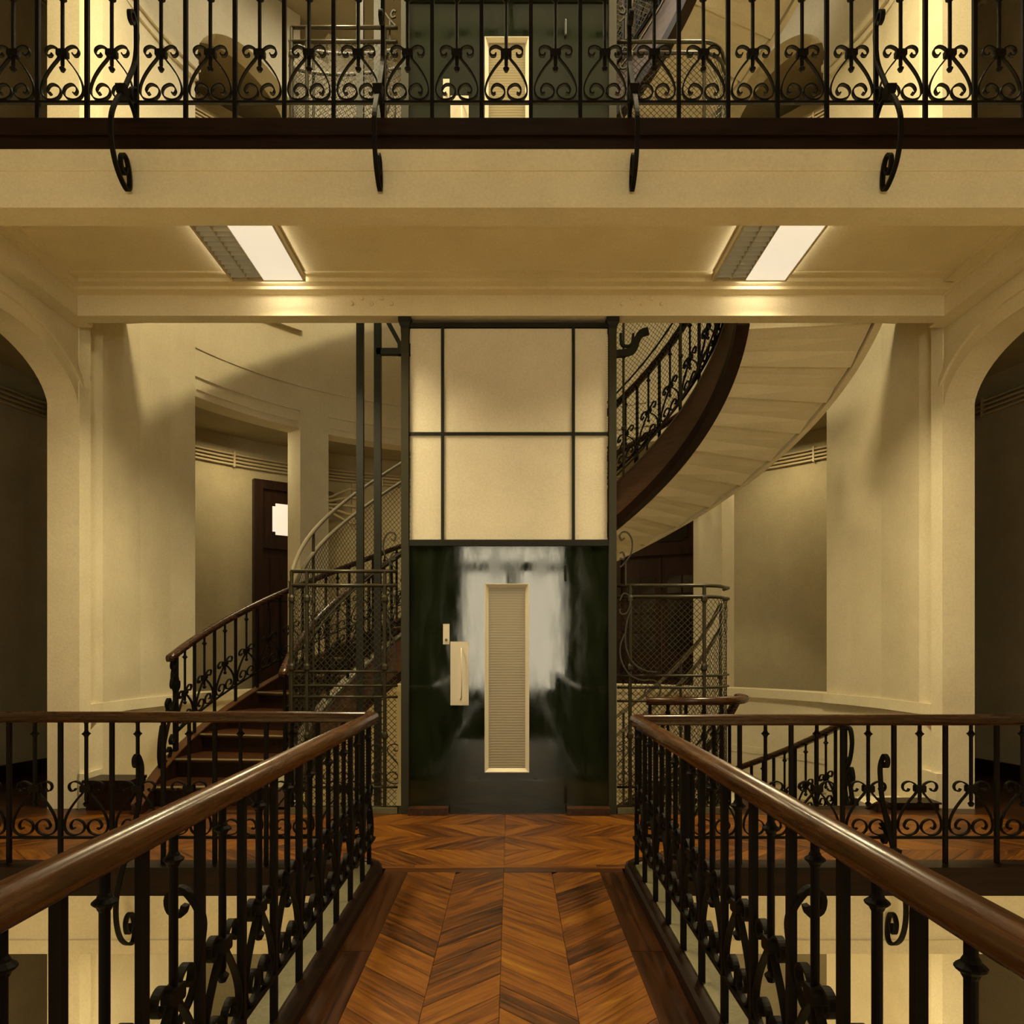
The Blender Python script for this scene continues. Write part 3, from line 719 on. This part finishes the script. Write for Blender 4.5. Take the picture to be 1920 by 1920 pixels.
# flat cage panels beside the elevator
YE = 6.33
def cage(label, z, path, top, hs, posts, sgn):
    """path: plan polyline starting at the elevator"""
    t = thing('cage_panel', label, 'guard', (path[0][0], path[0][1], z))
    o = Vector((path[0][0], path[0][1], 0)); P_ = [Vector((p[0], p[1], 0))-o for p in path]
    L = [0]
    for i in range(1, len(P_)): L.append(L[-1]+(P_[i]-P_[i-1]).length)
    def at(u):
        for i in range(1, len(P_)):
            if u <= L[i]+1e-6:
                d = (P_[i]-P_[i-1]).normalized(); return P_[i-1]+d*(u-L[i-1]), Vector((d.y, -d.x, 0))
        return P_[-1], Vector((d.y, -d.x, 0))
    def fn(u, v): q, n = at(u); return (q.x, q.y, v), tuple(n)
    b = MB(); diamond(b, .01, L[-1], .06, hs[1], .052, fn, .0024, .10)
    tag(b.build('wire_mesh', M['wire'], t), kind='stuff')
    for k, h in enumerate(hs):
        r = .016 if k < 2 else .011
        MB().tube([(p.x, p.y, h) for p in P_], r, 8).build('rail', M['guard'], t, True)
    for u in posts:
        q, n = at(u)
        MB().lathe(0, 0, [(.016, 0), (.016, .22), (.016, .62), (.028, .64), (.028, .67), (.016, .69), (.016, 1.20), (.028, 1.22), (.028, 1.25), (.016, 1.27), (.016, 1.78), (.028, 1.8), (.028, 1.83), (.016, 1.85), (.016, hs[0])], 8).build('post', M['guard'], t, loc=(q.x, q.y, 0))
    rib = lambda u, v, n_: (lambda q, nn: (q.x+nn.x*(n_+.02), q.y+nn.y*(n_+.02), v))(*at(max(0, u)))
    # lyre pairs at the bottom
    for uc in (posts[0], posts[0]+.42 if len(posts) > 1 else posts[0]):
        for sg in (1, -1):
            b = MB(); b.ribbon([(uc+u*sg*1.15, v+.02) for u, v in LYRE], .008*sg, .018, rib); b.build('scroll', M['guard'], t)
    # ornamental scrolls by the elevator post
    orn = [[(.02, 2.08), (.06, 2.12), (.115, 2.20), (.125, 2.30), (.09, 2.37), (.045, 2.38), (.02, 2.35), (.035, 2.31), (.06, 2.33)],
           [(.02, 2.16), (.05, 2.15), (.06, 2.18), (.04, 2.21), (.02, 2.20)], [(.07, 1.93), (.07, 2.13)],
           [(.02, 1.80), (.05, 1.86), (.09, 1.85), (.11, 1.79), (.08, 1.70), (.03, 1.69), (.02, 1.73)],
           [(.12, 1.74), (.075, 1.60), (.07, 1.42), (.13, 1.28), (.24, 1.21), (.34, 1.20)],
           [(.06, 1.52), (.025, 1.42), (.03, 1.30), (.10, 1.18), (.20, 1.13), (.30, 1.13), (.36, 1.08), (.35, 1.0), (.28, .97), (.23, 1.01), (.25, 1.06), (.29, 1.05)]]
    for pts in orn: MB().ribbon(cr(pts, 5), .012, .016, rib).build('scroll', M['guard'], t)
    x0, x1 = sorted((P_[0].x, P_[-1].x if abs(P_[-1].x) > .5 else P_[0].x)); 
    MB().box(x0, x1, -.03, .05, 0, .05).build('sill', M['stone'], t)
    return t
arc = [(1.62+.24*math.sin(R_(a)), YE+.24-.24*math.cos(R_(a))) for a in range(0, 76, 15)] + [pol(RG, a, 0)[:2] for a in (186, 183.5, 181)]
for z, nm in ((0, 'main gallery'), (F, 'upper gallery')):
    cage('mesh cage panel with square corner left of the elevator, ' + nm, z, [(-.96, YE), (-1.865, YE)], 2.05, [2.05, 1.93, 1.20, 1.08, .985, .22, .05], (.11, .77, .90), -1)
    cage('mesh cage panel with rounded corner right of the elevator, ' + nm, z, [(.90, YE)]+arc, 1.93, [1.93, 1.835, 1.165, 1.065, .95, .22, .05], (.11, .74), 1)

# ------------------------------------------------------------------ elevator
def X(px): return (px-958)/221.2
def H(py): return 1.4+(1215-py)/221.2
def elevator(label, z, full):
    t = thing('elevator_shaft', label, 'elevator', (-.03, YE, z))
    def bx(name, m, x0, x1, y0, y1, h0, h1, par=None): return MB().box(x0+.03, x1+.03, y0-YE, y1-YE, h0, h1).build(name, M[m], par or t)
    for xa, xb in ((753, 767), (1141, 1155)):
        p = bx('post', 'post', X(xa), X(xb), YE-.035, YE+.035, 0, 4.12)
        b = MB(); xm = (X(xa)+X(xb))/2+.03
        b.loops([[(xm-r, -r, h), (xm+r, -r, h), (xm+r, r, h), (xm-r, r, h)] for r, h in ((.033, 4.05), (.036, 4.12), (.05, 4.15), (.054, 4.152), (.054, 4.188))]); b.build('capital', M['green_dark'], p)
    bx('shaft_body', 'green_dark', X(770), X(1138), YE+.03, YE+1.5, 0, 4.15)
    g = bx('green_panel', 'green', X(767), X(1141), YE-.005, YE+.03, 0.0, H(1022))
    bx('transom_moulding', 'green_dark', X(765), X(1143), YE-.028, YE+.02, H(1024), H(1013))
    bx('top_bar', 'green_dark', X(765), X(1143), YE-.02, YE+.02, H(615), H(607))
    xs = [X(768), X(830), X(1075), X(1140)]; hs = [H(1013), H(814), H(615)]
    for i in range(3):
        for j in range(2):
            bx('panel', 'panel', xs[i]+.008, xs[i+1]-.008, YE-.002, YE+.025, hs[j]+.006, hs[j+1]-.006)
    for x in xs[1:3]: bx('frame_bar', 'green_dark', x-.013, x+.013, YE-.015, YE+.02, hs[0], hs[2])
    bx('frame_bar', 'green_dark', xs[0], xs[3], YE-.017, YE+.02, hs[1]-.013, hs[1]+.013)
    # door
    d = thing('elevator_door', 'glossy dark green elevator door with tall narrow window, ' + full, 'door', (X(951), YE-.006, z))
    ox = X(951)
    def dx(name, m, x0, x1, y0, y1, h0, h1, par=d): return MB().box(x0-ox, x1-ox, y0, y1, h0, h1).build(name, M[m], par)
    x0, x1, h0, h1 = X(845), X(1058), .006, H(1040)
    wx0, wx1, wh0, wh1 = X(909), X(992), H(1447), H(1095)
    b = MB()
    for q in ((x0, wx0+.01, h0, h1), (wx1-.01, x1, h0, h1), (wx0+.01, wx1-.01, h0, wh0+.01), (wx0+.01, wx1-.01, wh1-.01, h1)): b.box(q[0]-ox, q[1]-ox, -.012, 0, q[2], q[3])
    b.build('leaf', M['green'], d)
    wf = put('window_frame', None, d)
    b = MB(); w_ = .035
    rim = lambda e, y: [(wx0+e-ox, y, wh0+e), (wx1-e-ox, y, wh0+e), (wx1-e-ox, y, wh1-e), (wx0+e-ox, y, wh1-e)]
    b.loops([rim(0, -.012), rim(0, -.034), rim(.006, -.034), rim(.035, -.006)], True, False)
    bpy.data.objects.remove(wf)
    wf = b.build('window_frame', M['alu'], d)
    dx('pane', 'wired', wx0+.03, wx1-.03, -.008, -.003, wh0+.03, wh1-.03)
    hp = dx('handle_plate', 'alu', X(845), X(879), -.020, -.012, H(1322), H(1203))
    MB().tube([(X(866)-ox, -.02, H(1216)), (X(866)-ox, -.045, H(1218)), (X(867)-ox, -.05, H(1262)), (X(866)-ox, -.045, H(1308)), (X(864)-ox, -.02, H(1311))], .007, 8).build('handle', M['alu'], hp, True)
    for ya, yb in ((1090, 1060), (1505, 1475)): MB().lathe(X(1060)-ox, -.014, [(.009, H(ya)), (.011, H(ya)+.01), (.011, H(yb)-.01), (.009, H(yb))], 8).build('hinge', M['green_dark'], d)
    c = bx('call_plate', 'alu', X(831), X(843), YE-.016, YE-.005, H(1208), H(1170))
    MB().lathe(0, 0, [(.012, 0), (.012, .006)], 10).build('button', M['stone'], c, loc=(X(837)+.03, -.018, H(1200)))
    c.children[0].rotation_euler = (R_(90), 0, 0)
    # timber plinths
    for xa, xb in ((768, 842), (1062, 1141)):
        q = bx('plinth', 'tread', X(xa), X(xb), YE-.10, YE-.006, 0, .05); bx('plinth_cap', 'tread', X(xa), X(xb)+.0, YE-.115, YE-.006, .05, .062, q)
    return t
elevator('elevator shaft front with cream upper panels and green lower panels, main gallery', 0, 'main gallery')
elevator('elevator shaft front behind the upper balustrade', F, 'upper gallery')
# steel guide posts left of the shaft
gp = thing('shaft_frame', 'pair of dark steel guide posts with brace left of the elevator shaft', 'steel frame', (-1.37, 7.0, -F))
MB().box(-.075, -.01, -.03, .03, 0, 3*F).build('guide_post', M['green_dark'], gp)
MB().box(.075, .14, .05, .11, 0, 3*F).build('guide_post', M['green_dark'], gp)
h_ = F+1.4+(1215-658)*7.05/1400
MB().box(.1, .5, .05, .10, h_-.03, h_+.03).build('tie_bar', M['green_dark'], gp)
MB().sweep([(.13, .075, h_+.42), (.36, .075, h_)], [(-.02, -.04), (.02, -.04), (.02, .04), (-.02, .04)]).build('diagonal_brace', M['green_dark'], gp)
MB().box(.30, .5, .045, .105, h_-.03, h_+.07).build('gusset', M['green_dark'], gp)
bk = thing('bracket', 'curved iron bracket at the top right corner of the elevator shaft', 'bracket', (.90, YE+.2, 3.95))
MB().ribbon(cr([(.0, .02), (.10, .03), (.17, .06), (.20, .14), (.24, .20), (.30, .22)], 5), .06, .04, flat).build('arm', M['green_dark'], bk)
MB().ribbon(cr([(.06, .20), (.07, .10), (.15, .10), (.17, .2)], 5), .02, .03, flat).build('inner_scroll', M['green_dark'], bk)

# timber blocks at the foot of the piers
o = thing('plinth_block', 'low dark timber plinth box against the left pier', 'plinth', (-3.3, 6.55, 0))
MB().box(-.36, .02, -.12, .16, 0, .235).build('body', M['darkwood'], o); MB().box(-.385, .03, -.14, .16, .235, .262).build('cap', M['darkwood'], o)
o = thing('plinth_block', 'flat dark timber step against the right pier', 'plinth', (3.5, 6.55, 0))
MB().box(-.22, .2, -.1, .12, 0, .05).build('body', M['darkwood'], o); MB().box(-.235, .215, -.115, .12, .05, .065).build('cap', M['darkwood'], o)

# ------------------------------------------------------------------ corridor doors on the curved wall
def door(name, label, phi, wid, h, two, lit):
    x, y, _ = pol(RC-.10, phi, 0)
    t = struct(put(name, None, None, (x, y, 0), R_(90-phi)), label, 'door')
    w2 = wid/2
    for x0, x1, h0, h1 in ((-w2, -w2+.13, 0, h), (w2-.13, w2, 0, h), (-w2+.13, w2-.13, h-.13, h), (-w2+.13, w2-.13, 2.85, 2.95)):
        MB().box(x0, x1, -.04, .06, h0, h1).build('frame', M['doorwood'], t)
    a, b_ = -w2+.13, w2-.13
    MB().box(a, b_, .0, .03, 2.95, h-.13).build('transom_panel', M['doorwood'], t)
    # transom pane with notched corners
    n_ = .045; p0, p1, q0, q1 = (-.285, .285, 3.06, 3.52) if lit else (-.4, .4, 3.06, 3.52)
    pts = [(p0+n_, q0), (p1-n_, q0), (p1-n_, q0+n_), (p1, q0+n_), (p1, q1-n_), (p1-n_, q1-n_), (p1-n_, q1), (p0+n_, q1), (p0+n_, q1-n_), (p0, q1-n_), (p0, q0+n_), (p0+n_, q0+n_)]
    m = MB(); m.loops([[(u, -.012, v) for u, v in pts], [(u, .0, v) for u, v in pts]]); m.build('transom_pane', M['transom' if lit else 'paneglass'], t)
    leaves = ((a, (a+b_)/2-.004), ((a+b_)/2+.004, b_)) if two else ((a, b_),)
    for l0, l1 in leaves:
        lf = MB().box(l0, l1, .0, .04, .01, 2.85).build('leaf', M['doorwood'], t)
        if two:
            m_ = .09; cw = (l1-l0-2*m_-.03)/2; ch = .27
            for i in range(2):
                for j in range(4):
                    u = l0+m_+i*(cw+.03); v = 1.35+j*(ch+.03)
                    MB().box(u, u+cw, -.006, .002, v, v+ch).build('pane', M['paneglass'], lf)
            MB().box(l0+m_, l1-m_, -.014, 0, .25, 1.1).build('leaf_panel', M['doorwood'], lf)
        else:
            for v0, v1 in ((.25, 1.05), (1.2, 2.0), (2.1, 2.7)): MB().box(l0+.12, l1-.12, -.014, 0, v0, v1).build('leaf_panel', M['doorwood'], lf)
    return t
door('door_1', 'dark wooden door with a lit transom window in the left corridor', 52.8, 1.12, 3.84, False, True)
door('door_2', 'dark wooden double door with small panes right of the elevator', 115.8, 1.55, 3.84, True, False)

# cable rack with pipes on the far corridor wall
pb = thing('pipe_rack', 'rack of bending pipes on the wall behind the guide posts', 'pipes', pol(RC-.12, 63, 3.25), R_(90-63))
MB().box(-.03, .03, -.03, .03, 0, .70).build('rack_bar', M['pipe'], pb)
for k in range(5):
    MB().tube(cr([(.06, -.05, .08+k*.13), (-.08, -.05, .08+k*.13), (-.25, -.05, .16+k*.09), (-.42, -.03, .24+k*.05), (-.8, .0, .28+k*.045)], 4), .02, 6).build('pipe', M['pipe'], pb, True)
MB().tube(cr([(.06, -.06, .68), (.10, -.06, .55), (.10, -.06, -.1)], 4), .02, 6).build('pipe', M['pipe'], pb, True)

# ------------------------------------------------------------------ ceiling lamps
def lamp(label, x0, z):
    t = thing('ceiling_lamp', label, 'lamp', (x0, 4.86, z), group='gallery ceiling lamps')
    w_, l_ = .60, 1.19
    for a, b, c, d in ((0, .018, 0, l_), (w_-.018, w_, 0, l_), (.018, w_-.018, 0, .018), (.018, w_-.018, l_-.018, l_)):
        MB().box(a, b, c, d, 0, .05).build('frame', M['white_metal'], t)
    MB().box(.018, w_-.018, .018, l_-.018, .038, .045).build('reflector', M['lampback'], t)
    MB().box(.268, w_-.02, .02, l_-.02, .002, .012).build('diffuser', M['lamp'], t)
    for x in (.14, .262): MB().box(x-.002, x+.002, .018, l_-.018, .001, .038).build('louver_bar', M['white_metal'], t)
    for k in range(1, 18): MB().box(.018, .262, k*l_/18-.0015, k*l_/18+.0015, .003, .034).build('louver_blade', M['lampback'], t)
    return t
la = None
for base, nm in LEV:
    for x0, sd in ((-2.262, 'left'), (1.63, 'right')):
        ar = area('lamp_light', (x0+.43, 5.455, base+HC-.056), (0, 0, 0), (.3, 1.1), LAMP[nm]); ar.data.spread = R_(135)
        zz = base+HC-.03; kk = min(LAMP[nm], 200)/100  # side strips added outside the frames to brighten ceiling and rear beam
        area('lamp_light', (x0+.615, 5.455, zz), (R_(90), 0, R_(-90)), (1.1, .05), .4*kk, PALE)
        area('lamp_light', (x0-.015, 5.455, zz), (R_(90), 0, R_(90)), (1.1, .05), .4*kk, PALE)
        area('lamp_light', (x0+.40, 6.065, zz), (R_(90), 0, 0), (.34, .05), 1.3*kk, PALE)
        lb = 'half-lit louvred ceiling lamp on the %s over the %s gallery' % (sd, nm.split()[0])
        if la is None: la = lamp(lb, x0, base+HC-.052)
        else:
            c = copy_tree(la); c.location = (x0, 4.86, base+HC-.052); c['label'] = lb
# added fill lights in the corridor, hidden behind shaft and stairs
for base, nm in LEV:
    area('corridor_fill', (0, 11.5, base+4.2), (0, 0, 0), (.5, .5), 50)
    for sx in (-1, 1):
        area('corridor_fill', (sx*3.55, 9.95, base+4.25), (0, 0, 0), (.4, .4), 17)
# unseen fill added on the atrium walls to brighten the gallery ceiling
for sx in (-1, 1):
    for y in (-4.4, -1.0):
        area('atrium_fill', (sx*4.2, y, 4.3), (0, R_(-65*sx), 0), (.5, 1.2), 45)
# added unseen fill, bounced off the ground below to lift the ceiling
for sx in (-1, 1):
    for y in (-3.2, 1.2):
        area('lobby_fill', (sx*2.6, y, -.6), (0, 0, 0), (1.2, 1.2), 120)
